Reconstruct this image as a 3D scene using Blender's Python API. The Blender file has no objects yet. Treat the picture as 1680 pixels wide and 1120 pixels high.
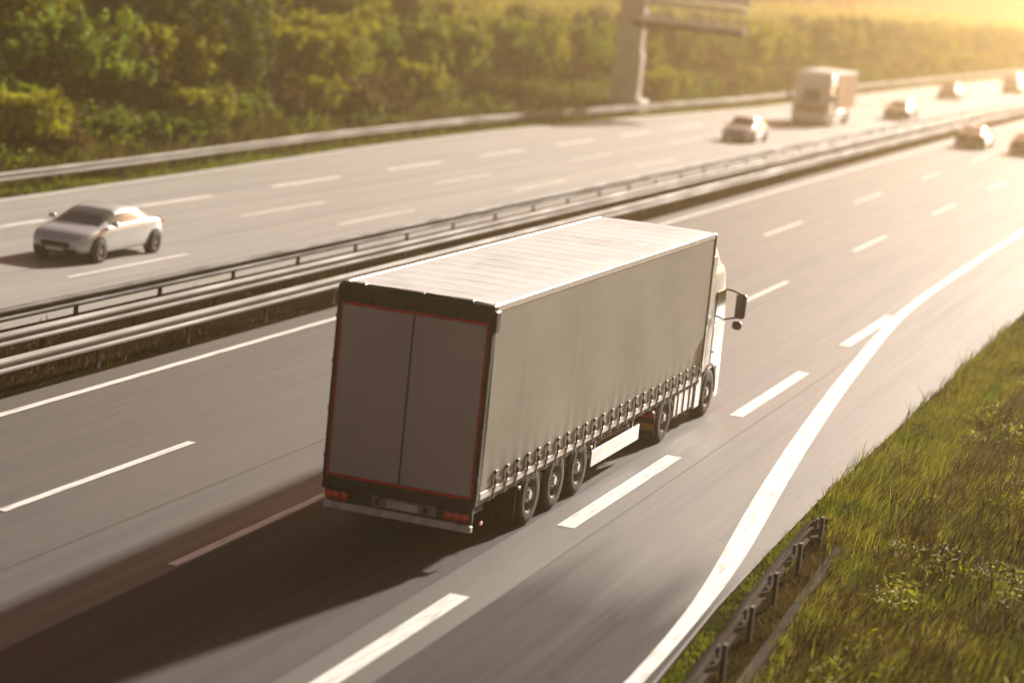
import bpy, math, random
import numpy as np
from mathutils import Vector, Matrix
R = math.radians
random.seed(7); rng = np.random.default_rng(7)
SC = bpy.context.scene
COL = SC.collection

# ------------------------------------------------------------------ camera
cam = bpy.data.cameras.new("camera"); camo = bpy.data.objects.new("camera", cam); COL.objects.link(camo)
yaw, pitch, roll = 0.321, -0.167, 0.102
fw = Vector((-math.sin(yaw)*math.cos(pitch), math.cos(yaw)*math.cos(pitch), math.sin(pitch)))
rt0 = Vector((math.cos(yaw), math.sin(yaw), 0)); up0 = rt0.cross(fw)
rt = rt0*math.cos(roll) + up0*math.sin(roll); up = up0*math.cos(roll) - rt0*math.sin(roll)
camo.matrix_world = Matrix(((rt.x, up.x, -fw.x, 12.449), (rt.y, up.y, -fw.y, -32.668), (rt.z, up.z, -fw.z, 9.267), (0, 0, 0, 1)))
cam.sensor_width = 36; cam.lens = 81.5; cam.clip_start = .5; cam.clip_end = 5000
cam.dof.use_dof = True; cam.dof.focus_distance = 42.0; cam.dof.aperture_fstop = 0.45
SC.camera = camo

# ------------------------------------------------------------------ light
SUN_EL, SUN_AZ = R(22), R(10)          # azimuth clockwise from +Y (ahead, a little to the right)
w = bpy.data.worlds.new("World"); SC.world = w; w.use_nodes = True
nt = w.node_tree; nt.nodes.clear()
sky = nt.nodes.new("ShaderNodeTexSky"); sky.sky_type = 'NISHITA'; sky.sun_disc = False
sky.sun_elevation = SUN_EL; sky.sun_rotation = SUN_AZ; sky.dust_density = 3.0; sky.air_density = 1.0
wb = nt.nodes.new("ShaderNodeMix"); wb.data_type = 'RGBA'; wb.blend_type = 'MULTIPLY'; wb.inputs[0].default_value = 1
wb.inputs[7].default_value = (.90, 0.49, 0.40, 1)      # warm white balance of the evening air
bg = nt.nodes.new("ShaderNodeBackground"); bg.inputs[1].default_value = 0.05
wo = nt.nodes.new("ShaderNodeOutputWorld")
nt.links.new(sky.outputs[0], wb.inputs[6]); nt.links.new(wb.outputs[2], bg.inputs[0]); nt.links.new(bg.outputs[0], wo.inputs[0])
sl = bpy.data.lights.new("sun", 'SUN'); so = bpy.data.objects.new("sun", sl); COL.objects.link(so)
sl.energy = 5.0; sl.angle = R(2.2); sl.color = (1.0, .94, .84)
d = Vector((math.sin(SUN_AZ)*math.cos(SUN_EL), math.cos(SUN_AZ)*math.cos(SUN_EL), math.sin(SUN_EL)))
so.rotation_euler = d.to_track_quat('Z', 'Y').to_euler()
SC.view_settings.view_transform = 'Standard'; SC.view_settings.look = 'None'
SC.view_settings.exposure = 1.0; SC.view_settings.gamma = 1
SC.cycles.use_denoising = True
SC.cycles.max_bounces = 6; SC.cycles.volume_bounces = 1; SC.cycles.transparent_max_bounces = 8
SC.cycles.sample_clamp_indirect = 6

# ------------------------------------------------------------------ materials
def nodes(name):
    m = bpy.data.materials.new(name); m.use_nodes = True
    return m, m.node_tree, m.node_tree.nodes["Principled BSDF"]
def mat(name, col, rough=.5, metal=0., var=.12, scale=(3, 3, 3), detail=4, coat=0., bump=0., spec=.5, col2=None, space='Object', rvar=0.1, lo=.35, hi=.65):
    m, t, b = nodes(name)
    tc = t.nodes.new("ShaderNodeTexCoord"); mp = t.nodes.new("ShaderNodeMapping")
    mp.inputs['Scale'].default_value = scale
    n = t.nodes.new("ShaderNodeTexNoise"); n.inputs['Scale'].default_value = 1; n.inputs['Detail'].default_value = detail
    if space == 'World':
        g = t.nodes.new("ShaderNodeNewGeometry"); t.links.new(g.outputs['Position'], mp.inputs[0])
    else:
        t.links.new(tc.outputs['Object'], mp.inputs[0])
    t.links.new(mp.outputs[0], n.inputs['Vector'])
    cr = t.nodes.new("ShaderNodeValToRGB")
    c2 = col2 or tuple(c*(1-var*2) for c in col)
    cr.color_ramp.elements[0].position = lo; cr.color_ramp.elements[1].position = hi
    cr.color_ramp.elements[0].color = (*c2, 1); cr.color_ramp.elements[1].color = (*[min(1, c*(1+(0 if col2 else var))) for c in col], 1)
    t.links.new(n.outputs[0], cr.inputs[0]); t.links.new(cr.outputs[0], b.inputs['Base Color'])
    if rvar:
        mr = t.nodes.new("ShaderNodeMapRange"); mr.inputs[1].default_value = .3; mr.inputs[2].default_value = .7
        mr.inputs[3].default_value = min(1, rough+rvar); mr.inputs[4].default_value = max(.02, rough-rvar)
        t.links.new(n.outputs[0], mr.inputs[0]); t.links.new(mr.outputs[0], b.inputs['Roughness'])
    else: b.inputs['Roughness'].default_value = rough
    b.inputs['Metallic'].default_value = metal; b.inputs['Coat Weight'].default_value = coat
    b.inputs['Specular IOR Level'].default_value = spec
    if bump:
        bp = t.nodes.new("ShaderNodeBump"); bp.inputs['Strength'].default_value = bump; bp.inputs['Distance'].default_value = .02
        t.links.new(n.outputs[0], bp.inputs['Height']); t.links.new(bp.outputs[0], b.inputs['Normal'])
    return m

def asphalt(name, dark, light, rough=.80, spec=.5):
    """asphalt with wear dragged out along the driving direction plus fine grain"""
    m, t, b = nodes(name)
    g = t.nodes.new("ShaderNodeNewGeometry")
    def noise(sc, det=3, rgh=.55):
        mp = t.nodes.new("ShaderNodeMapping"); mp.inputs['Scale'].default_value = sc
        n = t.nodes.new("ShaderNodeTexNoise"); n.inputs['Scale'].default_value = 1; n.inputs['Detail'].default_value = det; n.inputs['Roughness'].default_value = rgh
        t.links.new(g.outputs['Position'], mp.inputs[0]); t.links.new(mp.outputs[0], n.inputs['Vector']); return n
    a = noise((1.5, .035, 1), 4); c = noise((7, .12, 1), 3); gr = noise((40, 40, 40), 2, .8); bl = noise((.25, .05, 1), 2)
    def math_(op, x, y):
        k = t.nodes.new("ShaderNodeMath"); k.operation = op
        for i, v in enumerate((x, y)):
            if isinstance(v, (int, float)): k.inputs[i].default_value = v
            else: t.links.new(v, k.inputs[i])
        return k.outputs[0]
    s = math_('ADD', math_('MULTIPLY', a.outputs[0], .36), math_('MULTIPLY', c.outputs[0], .22))
    s = math_('ADD', s, math_('MULTIPLY', bl.outputs[0], .18)); s = math_('ADD', s, math_('MULTIPLY', gr.outputs[0], .26))
    cr = t.nodes.new("ShaderNodeValToRGB"); cr.color_ramp.elements[0].position = .40; cr.color_ramp.elements[1].position = .62
    cr.color_ramp.elements[0].color = (*dark, 1); cr.color_ramp.elements[1].color = (*light, 1)
    t.links.new(s, cr.inputs[0]); t.links.new(cr.outputs[0], b.inputs['Base Color'])
    mr = t.nodes.new("ShaderNodeMapRange"); mr.inputs[1].default_value = .4; mr.inputs[2].default_value = .6
    b.inputs['Specular IOR Level'].default_value = spec
    mr.inputs[3].default_value = rough+.08; mr.inputs[4].default_value = rough-.08
    t.links.new(s, mr.inputs[0]); t.links.new(mr.outputs[0], b.inputs['Roughness'])
    bp = t.nodes.new("ShaderNodeBump"); bp.inputs['Strength'].default_value = .35; bp.inputs['Distance'].default_value = .01
    t.links.new(gr.outputs[0], bp.inputs['Height']); t.links.new(bp.outputs[0], b.inputs['Normal'])
    return m

def leafmat(name, c1, c2, c3, sc=.8, transl=.35):
    m, t, b = nodes(name)
    g = t.nodes.new("ShaderNodeNewGeometry"); oi = t.nodes.new("ShaderNodeObjectInfo")
    n = t.nodes.new("ShaderNodeTexNoise"); n.inputs['Scale'].default_value = sc; n.inputs['Detail'].default_value = 5
    t.links.new(g.outputs['Position'], n.inputs['Vector'])
    ct = t.nodes.new("ShaderNodeMapRange"); ct.inputs[1].default_value = .32; ct.inputs[2].default_value = .68; ct.inputs[3].default_value = .1; ct.inputs[4].default_value = .9
    t.links.new(n.outputs[0], ct.inputs[0])
    ad = t.nodes.new("ShaderNodeMath"); ad.operation = 'MULTIPLY_ADD'; ad.inputs[1].default_value = .25
    t.links.new(oi.outputs['Random'], ad.inputs[0]); t.links.new(ct.outputs[0], ad.inputs[2])
    rp = t.nodes.new("ShaderNodeMath"); rp.operation = 'MULTIPLY_ADD'; rp.inputs[1].default_value = .22
    t.links.new(g.outputs['Random Per Island'], rp.inputs[0]); t.links.new(ad.outputs[0], rp.inputs[2])
    cr = t.nodes.new("ShaderNodeValToRGB"); e = cr.color_ramp.elements
    e[0].position = .40; e[1].position = 1.1; e.new(.72)
    e[0].color = (*c1, 1); e[1].color = (*c2, 1); e[2].color = (*c3, 1)
    t.links.new(rp.outputs[0], cr.inputs[0]); t.links.new(cr.outputs[0], b.inputs['Base Color'])
    b.inputs['Roughness'].default_value = .75; b.inputs['Specular IOR Level'].default_value = .12
    tr = t.nodes.new("ShaderNodeBsdfTranslucent"); t.links.new(cr.outputs[0], tr.inputs[0])
    mx = t.nodes.new("ShaderNodeMixShader"); mx.inputs[0].default_value = transl
    t.links.new(b.outputs[0], mx.inputs[1]); t.links.new(tr.outputs[0], mx.inputs[2])
    t.links.new(mx.outputs[0], t.nodes["Material Output"].inputs[0])
    return m

M = {}
M['asphalt'] = asphalt('asphalt', (.042, .038, .033), (.104, .097, .084), .62, .5)
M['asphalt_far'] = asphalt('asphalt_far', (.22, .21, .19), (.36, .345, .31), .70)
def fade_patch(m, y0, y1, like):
    """worn end of the resurfaced panel, soft end of the painted lorry shadow: bare asphalt shows through in streaks"""
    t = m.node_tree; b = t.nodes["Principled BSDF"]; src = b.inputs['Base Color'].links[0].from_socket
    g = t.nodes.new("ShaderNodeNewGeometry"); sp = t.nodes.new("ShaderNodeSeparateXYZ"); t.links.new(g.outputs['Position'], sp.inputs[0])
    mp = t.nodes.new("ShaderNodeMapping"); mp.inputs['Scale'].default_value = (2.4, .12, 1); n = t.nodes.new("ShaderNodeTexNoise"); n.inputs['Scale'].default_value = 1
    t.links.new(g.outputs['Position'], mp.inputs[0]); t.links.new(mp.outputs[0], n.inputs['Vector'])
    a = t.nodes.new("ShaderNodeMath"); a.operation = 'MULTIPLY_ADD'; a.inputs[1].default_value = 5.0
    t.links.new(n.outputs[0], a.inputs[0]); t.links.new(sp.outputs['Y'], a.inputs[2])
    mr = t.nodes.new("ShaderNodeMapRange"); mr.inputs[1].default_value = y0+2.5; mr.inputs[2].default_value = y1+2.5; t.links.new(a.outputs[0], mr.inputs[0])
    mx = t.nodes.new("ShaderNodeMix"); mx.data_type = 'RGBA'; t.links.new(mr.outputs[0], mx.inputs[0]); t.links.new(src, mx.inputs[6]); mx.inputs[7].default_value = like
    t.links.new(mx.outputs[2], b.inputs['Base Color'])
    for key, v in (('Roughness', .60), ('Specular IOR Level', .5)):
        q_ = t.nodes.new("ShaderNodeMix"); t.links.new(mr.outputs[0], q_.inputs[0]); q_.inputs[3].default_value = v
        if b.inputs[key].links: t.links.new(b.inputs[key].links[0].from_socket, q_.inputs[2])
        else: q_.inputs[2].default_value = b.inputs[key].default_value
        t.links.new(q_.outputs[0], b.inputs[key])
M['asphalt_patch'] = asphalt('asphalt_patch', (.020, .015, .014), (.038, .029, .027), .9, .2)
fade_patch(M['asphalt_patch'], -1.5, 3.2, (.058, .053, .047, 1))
M['asphalt_shade'] = asphalt('asphalt_shade', (.040, .032, .030), (.065, .052, .047), .9, .25)  # darker asphalt: rest of the lorry's shadow put into the lane colour
fade_patch(M['asphalt_shade'], 2, 14, (.058, .053, .047, 1))
M['asphalt_strip'] = asphalt('asphalt_strip', (.060, .053, .046), (.11, .10, .087), .60, .5)
M['joint'] = mat('tar_joint', (.045, .038, .034), .5, scale=(3, .3, 3))
M['paint'] = mat('road_paint', (.80, .78, .73), .6, col2=(.40, .37, .33), scale=(14, 1.1, 2), space='World', detail=8, lo=.30, hi=.50)
M['soil'] = mat('verge_soil', (.06, .045, .02), .95, col2=(.02, .014, .008), scale=(.8, .12, .8), space='World', detail=8, rvar=0, spec=0)
M['darksoil'] = mat('median_soil', (.020, .013, .006), .97, col2=(.007, .004, .002), scale=(2, .2, 2), space='World', detail=8, rvar=0, spec=0)
M['field'] = mat('field', (.12, .12, .03), .95, col2=(.06, .05, .02), scale=(.25, .08, .3), space='World', detail=8, rvar=0)
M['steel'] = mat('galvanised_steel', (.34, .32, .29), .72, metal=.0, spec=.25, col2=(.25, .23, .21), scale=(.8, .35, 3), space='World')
M['steel_mid'] = mat('dull_steel', (.11, .095, .08), .9, col2=(.06, .05, .042), scale=(2, .5, 3), space='World', spec=.0)
M['glass_car'] = mat('sky_reflection_car_glass', (.14, .17, .15), .08, coat=.8, scale=(2, 2, 2), rvar=.02)  # pale green sky reflection put into the glass colour
M['steel_dark'] = mat('dark_steel', (.06, .048, .042), .7, metal=.0, spec=.2, col2=(.03, .022, .019), scale=(2, .5, 3), space='World')  # dark steel; on far median rail and gantry underside it is painted shade
M['curtain'] = mat('curtain_pvc', (.27, .262, .205), .7, col2=(.225, .215, .165), scale=(.5, .35, .9), bump=.06, detail=6)
M['roofpvc'] = mat('roof_pvc', (.55, .54, .525), .75, col2=(.42, .40, .38), scale=(1.2, .6, 1), detail=7, lo=.25, hi=.55)
M['door'] = mat('door_panel', (.50, .435, .40), .42, col2=(.44, .38, .35), scale=(.8, .8, .4), detail=6)
M['white'] = mat('white_paint', (.78, .76, .72), .3, coat=.3, col2=(.66, .63, .58), scale=(1, 1, 1.3))
M['alu'] = mat('aluminium', (.62, .60, .56), .35, metal=.7, col2=(.45, .42, .40), scale=(2, 3, 2))
M['black'] = mat('black_frame', (.022, .018, .017), .5, col2=(.040, .030, .028), scale=(4, 4, 4))
M['rubber'] = mat('tyre_rubber', (.028, .024, .022), .8, scale=(6, 6, 6))
M['rim'] = mat('wheel_rim', (.45, .43, .40), .4, metal=.7, col2=(.22, .19, .17), scale=(8, 8, 8))
M['red'] = mat('red_trim', (.55, .012, .012), .4, scale=(3, 3, 3))
M['redlens'] = mat('red_lens', (.72, .022, .014), .15, coat=.6, scale=(20, 20, 20))
M['amber'] = mat('amber_lens', (.65, .24, .02), .3, scale=(20, 20, 20))
M['plate'] = mat('plate_panel', (.24, .20, .17), .5, scale=(8, 8, 8), var=.25)
M['bumperpaint'] = mat('bumper_paint', (.72, .66, .58), .4, col2=(.50, .44, .38), scale=(5, 2, 4))
M['glass'] = mat('vehicle_glass', (.035, .045, .045), .06, coat=.8, scale=(2, 2, 2), rvar=.02)
M['silver'] = mat('silver_paint', (.60, .64, .63), .3, metal=.1, coat=.6, scale=(1, 1, 1), var=.05)
M['carwhite'] = mat('white_car_paint', (.80, .79, .77), .28, coat=.6, scale=(1, 1, 1), var=.05)
M['cardark'] = mat('dark_car_paint', (.06, .045, .04), .3, coat=.6, scale=(1, 1, 1), var=.1)
M['cargrey'] = mat('grey_car_paint', (.25, .22, .2), .3, metal=.4, coat=.6, scale=(1, 1, 1), var=.1)
M['boxbrown'] = mat('brown_box_panel', (.34, .20, .10), .5, col2=(.24, .14, .07), scale=(.6, .6, .6))
M['headlamp'] = mat('headlamp_glass', (.75, .75, .72), .1, coat=.8, scale=(9, 9, 9))
M['concrete'] = mat('concrete', (.70, .68, .62), .85, col2=(.55, .52, .46), scale=(1.4, 1.4, .7), detail=8, bump=.2)
M['gantrysteel'] = mat('gantry_steel', (.80, .78, .74), .5, metal=.0, col2=(.62, .58, .54), scale=(2, 2, 2))
M['bark'] = mat('bark', (.09, .06, .04), .9, col2=(.05, .035, .022), scale=(6, 6, 1.5), bump=.5)
M['leaf_green'] = leafmat('leaf_green', (.014, .030, .002), (.36, .48, .010), (.10, .155, .005))
M['leaf_olive'] = leafmat('leaf_olive', (.035, .032, .003), (.55, .54, .014), (.20, .21, .006))
M['leaf_dark'] = leafmat('leaf_dark', (.007, .012, .001), (.15, .23, .006), (.035, .055, .002), transl=.25)
M['leaf_brown'] = leafmat('leaf_brown', (.045, .020, .006), (.26, .17, .03), (.12, .065, .014))
M['wood'] = leafmat('wood_leaf', (.045, .016, .006), (.13, .052, .012), (.085, .034, .009), sc=.06, transl=.25)
M['grass'] = leafmat('grass_blade', (.040, .028, .005), (.66, .62, .06), (.21, .32, .012), sc=.7, transl=.3)
M['grass_green'] = leafmat('green_grass_blade', (.025, .032, .004), (.28, .32, .03), (.09, .12, .010), sc=.3, transl=.3)
M['grass_dry'] = leafmat('dry_grass_blade', (.030, .015, .006), (.20, .14, .04), (.075, .045, .014), sc=.5, transl=.3)

# ------------------------------------------------------------------ mesh helpers
class MB:
    def __init__(s): s.v = []; s.f = []; s.smooth = []
    def add(s, vs, fs, smooth=False):
        o = len(s.v); s.v += [tuple(x) for x in vs]; s.f += [tuple(i+o for i in f) for f in fs]; s.smooth += [smooth]*len(fs); return s
    def box(s, x0, x1, y0, y1, z0, z1, ch=0.):
        if x0 > x1: x0, x1 = x1, x0
        c = min(ch, (x1-x0)/2.01, (y1-y0)/2.01, (z1-z0)/2.01)
        if c <= 0:
            v = [(x, y, z) for z in (z0, z1) for y in (y0, y1) for x in (x0, x1)]
            return s.add(v, [(0, 2, 3, 1), (4, 5, 7, 6), (0, 1, 5, 4), (2, 6, 7, 3), (0, 4, 6, 2), (1, 3, 7, 5)])
        rings = []
        for z, k in ((z0, c), (z0+c, 0), (z1-c, 0), (z1, c)):
            a, b_, e, f_ = x0+k, x1-k, y0+k, y1-k
            q = c if k == 0 else c*.4
            rings.append([(a+q, e, z), (b_-q, e, z), (b_, e+q, z), (b_, f_-q, z), (b_-q, f_, z), (a+q, f_, z), (a, f_-q, z), (a, e+q, z)])
        return s.loft(rings, True, True)
    def loft(s, rings, cap0=True, cap1=True, closed=True, smooth=False):
        n = len(rings[0]); v = [p for r in rings for p in r]; f = []
        for i in range(len(rings)-1):
            for j in range(n if closed else n-1):
                k = (j+1) % n
                f.append((i*n+j, i*n+k, (i+1)*n+k, (i+1)*n+j))
        s.add(v, f, smooth)
        o = len(s.v)-len(v)
        if cap0: s.f.append(tuple(o+i for i in range(n))[::-1]); s.smooth.append(False)
        if cap1: s.f.append(tuple(o+(len(rings)-1)*n+i for i in range(n))); s.smooth.append(False)
        return s
    def tube(s, pts, r, n=8, smooth=True, caps=True):
        pts = [Vector(p) for p in pts]; rings = []
        rs = r if isinstance(r, (list, tuple)) else [r]*len(pts)
        for i, p in enumerate(pts):
            d_ = (pts[min(i+1, len(pts)-1)]-pts[max(i-1, 0)]).normalized()
            a = d_.cross(Vector((0, 0, 1)) if abs(d_.z) < .9 else Vector((1, 0, 0))).normalized(); b_ = d_.cross(a)
            rings.append([tuple(p+(a*math.cos(t)+b_*math.sin(t))*rs[i]) for t in [2*math.pi*k/n for k in range(n)]])
        return s.loft(rings, caps, caps, True, smooth)
    def lathe_x(s, cx, cy, cz, prof, n=32, smooth=True):
        """prof: (x offset, radius) revolved round the x axis"""
        rings = [[(cx+px, cy+r*math.cos(2*math.pi*k/n), cz+r*math.sin(2*math.pi*k/n)) for k in range(n)] for px, r in prof]
        return s.loft(rings, True, True, True, smooth)
    def build(s, name, m, parent=None, link=True):
        me = bpy.data.meshes.new(name); me.from_pydata(s.v, [], s.f); me.validate()
        if len(me.polygons) == len(s.smooth): me.polygons.foreach_set('use_smooth', s.smooth)
        if any(s.smooth):
            try: me.set_sharp_from_angle(angle=R(38))
            except Exception: pass
        me.materials.append(m if not isinstance(m, str) else M[m])
        o = bpy.data.objects.new(name, me); COL.objects.link(o)
        if parent: o.parent = parent
        return o
def fast_mesh(name, verts, quads, m, parent=None, smooth=False):
    me = bpy.data.meshes.new(name); nv, nf = len(verts), len(quads); k = quads.shape[1]
    me.vertices.add(nv); me.vertices.foreach_set('co', verts.astype(np.float32).ravel())
    me.loops.add(nf*k); me.loops.foreach_set('vertex_index', quads.astype(np.int32).ravel())
    me.polygons.add(nf); me.polygons.foreach_set('loop_start', np.arange(0, nf*k, k, dtype=np.int32))
    me.update(calc_edges=True)
    me.materials.append(M[m] if isinstance(m, str) else m)
    if smooth: me.polygons.foreach_set('use_smooth', [True]*nf)
    o = bpy.data.objects.new(name, me); COL.objects.link(o)
    if parent: o.parent = parent
    return o
def tag(o, label=None, cat=None, group=None, kind=None):
    if label: o['label'] = label
    if cat: o['category'] = cat
    if group: o['group'] = group
    if kind: o['kind'] = kind
    return o
def empty(name, loc=(0, 0, 0), rz=0.):
    o = bpy.data.objects.new(name, None); COL.objects.link(o); o.location = loc; o.rotation_euler = (0, 0, rz); o.empty_display_size = .3
    return o
KIDS = {}
def kids(o):
    return [c for c in COL.objects if c.parent == o]
def copy_tree(o, parent=None):
    c = o.copy(); COL.objects.link(c)
    if parent: c.parent = parent
    for ch in kids(o): copy_tree(ch, c)
    return c

# ------------------------------------------------------------------ road alignment and terrain
def off(y): return 6e-5*max(0., y-60)**2 if y < 600 else 6e-5*540**2 + .0648*(y-600)
FE = [(-200, -25.7), (30, -25.7), (45, -26.2), (62, -27.0), (80, -27.2), (98, -26.5), (130, -25.0), (180, -25.3), (260, -25.2), (1500, -25.2)]
def fe(y):
    return float(np.interp(y, [a for a, _ in FE], [b for _, b in FE]))
YS = [-60+4*i for i in range(16)] + [4+4*i for i in range(75)] + [304+12*i for i in range(40)] + [790+60*i for i in range(12)]
def ribbon(name, xl, xr, z, m, y0=-60, y1=1450, parent=None):
    """flat strip following the road; xl/xr numbers or functions of y"""
    L = xl if callable(xl) else (lambda y: xl); Rr = xr if callable(xr) else (lambda y: xr)
    ys = [y0]+[y for y in YS if y0 < y < y1]+[y1]; v = []
    for y in ys: v += [(L(y)+off(y), y, z), (Rr(y)+off(y), y, z)]
    return MB().add(v, [(2*i, 2*i+1, 2*i+3, 2*i+2) for i in range(len(ys)-1)]).build(name, m, parent)
def redge(y): return float(np.interp(y, [-60, -10, 1, 8], [5.9, 5.72, 5.15, 5.02]))
def struct(o): return tag(o, kind='structure')

def bumpy(x, y): return .12*math.sin(x*.9+y*.31)+.10*math.sin(y*.53-x*.4)+.07*math.sin(y*1.3+x*1.1)
def ground_z(x, y):
    xr = x-off(y); e = fe(y)
    if xr > 5.0:
        t = xr-5.0
        z = np.interp(t, [0, .5, 1.6, 3.5, 8, 20, 60, 200], [-.03, -.06, -.28, -.05, .55, 1.2, 2.5, 4])
        return z + (bumpy(x, y)*min(1, max(0, t-1.4)/2))
    if xr > -9.75: return -.06
    if xr > -13.6: return -.10 + .02*math.sin(y*.7+x)
    if xr > e: return -.06
    t = e-xr
    z = np.interp(t, [0, .4, 2.2, 3.2, 5, 11, 14, 40, 120, 400, 1500], [-.03, -.08, -.38, -.36, .25, 2.9, 3.3, 3.4, 4.5, 6, 6])
    return z + (bumpy(x, y)*min(1, max(0, t-2.8)/3))
xs = list(np.arange(-60, 30.1, .7)); xs = [-1500, -1100, -800, -500, -300, -200, -140, -100, -80, -70]+xs+[36, 45, 60, 90, 140, 220, 400, 800, 1400]
ys = [-80, -60]+list(np.arange(-50, 100, 1.5))+list(np.arange(100, 300, 4))+list(np.arange(300, 700, 20))+[750, 850, 1000, 1200, 1450, 1800]
v = []
for y in ys:
    for x in xs:
        xx = x + (off(y) if -62 < x < 31 else 0)
        v.append((xx, y, ground_z(xx, y)))
n = len(xs)
q = np.array([(j*n+i, j*n+i+1, (j+1)*n+i+1, (j+1)*n+i) for j in range(len(ys)-1) for i in range(n-1)])
struct(fast_mesh('ground', np.array(v), q, 'soil', smooth=True))

# carriageways, a resurfaced panel, a lane sheet of painted lorry shadow, joints
struct(ribbon('road', -9.95, redge, 0.0, 'asphalt'))
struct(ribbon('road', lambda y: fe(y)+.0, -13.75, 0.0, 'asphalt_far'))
struct(ribbon('road_repair_shade_panel', 2.36, lambda y: redge(y)-.04, .004, 'asphalt_patch', -60, 3.9))
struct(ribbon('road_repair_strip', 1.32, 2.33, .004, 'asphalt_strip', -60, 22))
struct(ribbon('road_repair_shade_panel', -2.03, 1.29, .004, 'asphalt_shade', -60, 16))  # dark sheet standing in for the rest of the lorry's shadow
struct(ribbon('median_soil', -13.68, -9.97, -.03, 'darksoil', -60, 900))
struct(ribbon('road_joint', 2.333, 2.358, .008, 'joint', -60, 420))
struct(ribbon('road_joint', -3.92, -3.895, .004, 'joint', -60, 420))
struct(ribbon('road_joint', -17.8, -17.77, .004, 'joint', -60, 420))

def marking(x, w_, y0, y1):
    return ribbon('lane_marking', (lambda y: x(y)-w_/2) if callable(x) else x-w_/2, (lambda y: x(y)+w_/2) if callable(x) else x+w_/2, .010, 'paint', y0, y1)
def merged_marks(name, items):
    v, f = [], []
    for (x, w_, y0, y1) in items:
        yy = [y0]+[y for y in YS if y0 < y < y1]+[y1]; o = len(v)
        for y in yy:
            X = (x(y) if callable(x) else x)+off(y); v += [(X-w_/2, y, .012), (X+w_/2, y, .012)]
        f += [(o+2*i, o+2*i+1, o+2*i+3, o+2*i+2) for i in range(len(yy)-1)]
    return struct(MB().add(v, f).build(name, 'paint'))
merged_marks('road_markings_solid', [(-9.22, .18, -60, 900), (lambda y: fe(y)+.28, .16, -60, 900)])
dash = []
for k in range(-4, 34):
    dash += [(-5.62, .16, 49.2+17.15*k, 49.2+17.15*k+6.4), (-2.15, .16, 48.2+17.15*k, 48.2+17.15*k+6.5)]
    dash += [(-19.3, .15, 34.3+17.1*k, 34.3+17.1*k+6.5), (-16.5, .15, 35.6+17.1*k, 35.6+17.1*k+6.6)]
for k in range(-6, 48): dash.append((-22.35, .28, 43.0+10.9*k, 43.0+10.9*k+6.2))
merged_marks('road_markings_dashed', dash)
merged_marks('road_markings_block', [(1.84, .30, 3.0+11.75*k, 3.0+11.75*k+6.8) for k in range(-5, 3)])
# the wide line that peels off to the right edge of the merging lane
TP = [(-60, 6.0, .20), (-20, 5.42, .20), (-4, 5.18, .21), (-2, 5.09, .22), (0, 4.97, .25), (1.6, 4.84, .33), (3.4, 4.65, .40), (5.8, 4.36, .43), (11.6, 3.74, .42), (19.1, 3.06, .38), (28.9, 2.32, .34), (33, 2.08, .32), (37, 1.93, .30), (47, 1.87, .28), (62, 1.87, .26), (900, 1.87, .22)]
ty = [a for a, _, _ in TP]
yy = sorted(set([y for y in YS if -60 <= y <= 900]+ty+list(range(-10, 50))))
v = []
for y in yy:
    sm = [y+k for k in (-2.5, -1.5, -.7, 0, .7, 1.5, 2.5)]
    X = float(np.mean(np.interp(sm, ty, [b for _, b, _ in TP])))+off(y); W_ = float(np.mean(np.interp(sm, ty, [c for _, _, c in TP]))); v += [(X-W_/2, y, .014), (X+W_/2, y, .014)]
struct(MB().add(v, [(2*i, 2*i+1, 2*i+3, 2*i+2) for i in range(len(yy)-1)]).build('road_marking_edge', 'paint'))

# ------------------------------------------------------------------ guardrails
def guardrail(name, xf, y0, y1, zf, side, label, cat='guardrail', group=None, lower=None, end_dip=0, step=4.0, m='steel', top=.75):
    root = tag(empty(name, (xf(y0), y0, 0)), label, cat, group); ox, oy = xf(y0), y0
    ys_ = [y0]+[y for y in YS if y0 < y < y1]+[y1]
    if end_dip: ys_ = list(np.arange(y0, y1+.01, .4))
    prof = [(0, .0), (.035, -.02), (.08, -.05), (.08, -.09), (.02, -.135), (.02, -.175), (.08, -.22), (.08, -.26), (.035, -.29), (0, -.31)]
    prof2 = [(a-(.012 if not end_dip else .025), b) for a, b in prof[::-1]]
    rings = []
    for y in ys_:
        dip = 0 if not end_dip or y < y1-end_dip else .86*((y-(y1-end_dip))/end_dip)**1.1
        rings.append([(xf(y)-ox+side*(a+.05), y-oy, zf(y)+top-dip+b) for a, b in prof+prof2])
    MB().loft(rings, True, True, True).build('rail_beam', m, root)
    if lower:
        rings = [[(xf(y)-ox+side*(.06+a), y-oy, zf(y)+lower+b-(0 if not end_dip or y < y1-end_dip else .4*(y-(y1-end_dip))/end_dip)) for a, b in ((0, 0), (.03, .0), (.03, -.16), (0, -.16))] for y in ys_]
        MB().loft(rings, True, True, True).build('lower_rail', m, root)
    y = y0+1; k = 0
    while y < y1-(end_dip*.6) and k < 90:
        X, z = xf(y)-ox, zf(y)
        MB().box(X-.05*side-.03, X-.05*side+.03, y-oy-.06, y-oy+.06, z-.3, z+top-.04).box(X-.02, X+side*.05, y-oy-.05, y-oy+.05, z+top-.25, z+top-.08).build('post', 'steel_dark', root)
        y += step if y < 120 else step*3; k += 1
    return root
cx = lambda X: (lambda y: X+off(y))
guardrail('guardrail', cx(-13.05), -40, 700, lambda y: -.02, 1, 'darker far steel guardrail of the median, beside the oncoming carriageway', group='median guardrails', m='steel_dark')  # shade on its near face put into the darker steel colour
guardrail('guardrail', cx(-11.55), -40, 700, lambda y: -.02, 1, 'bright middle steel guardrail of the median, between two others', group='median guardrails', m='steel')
guardrail('guardrail', cx(-10.22), -40, 700, lambda y: -.04, 1, 'near steel guardrail of the median, closest to the brown grass strip', group='median guardrails', top=.74)
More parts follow.
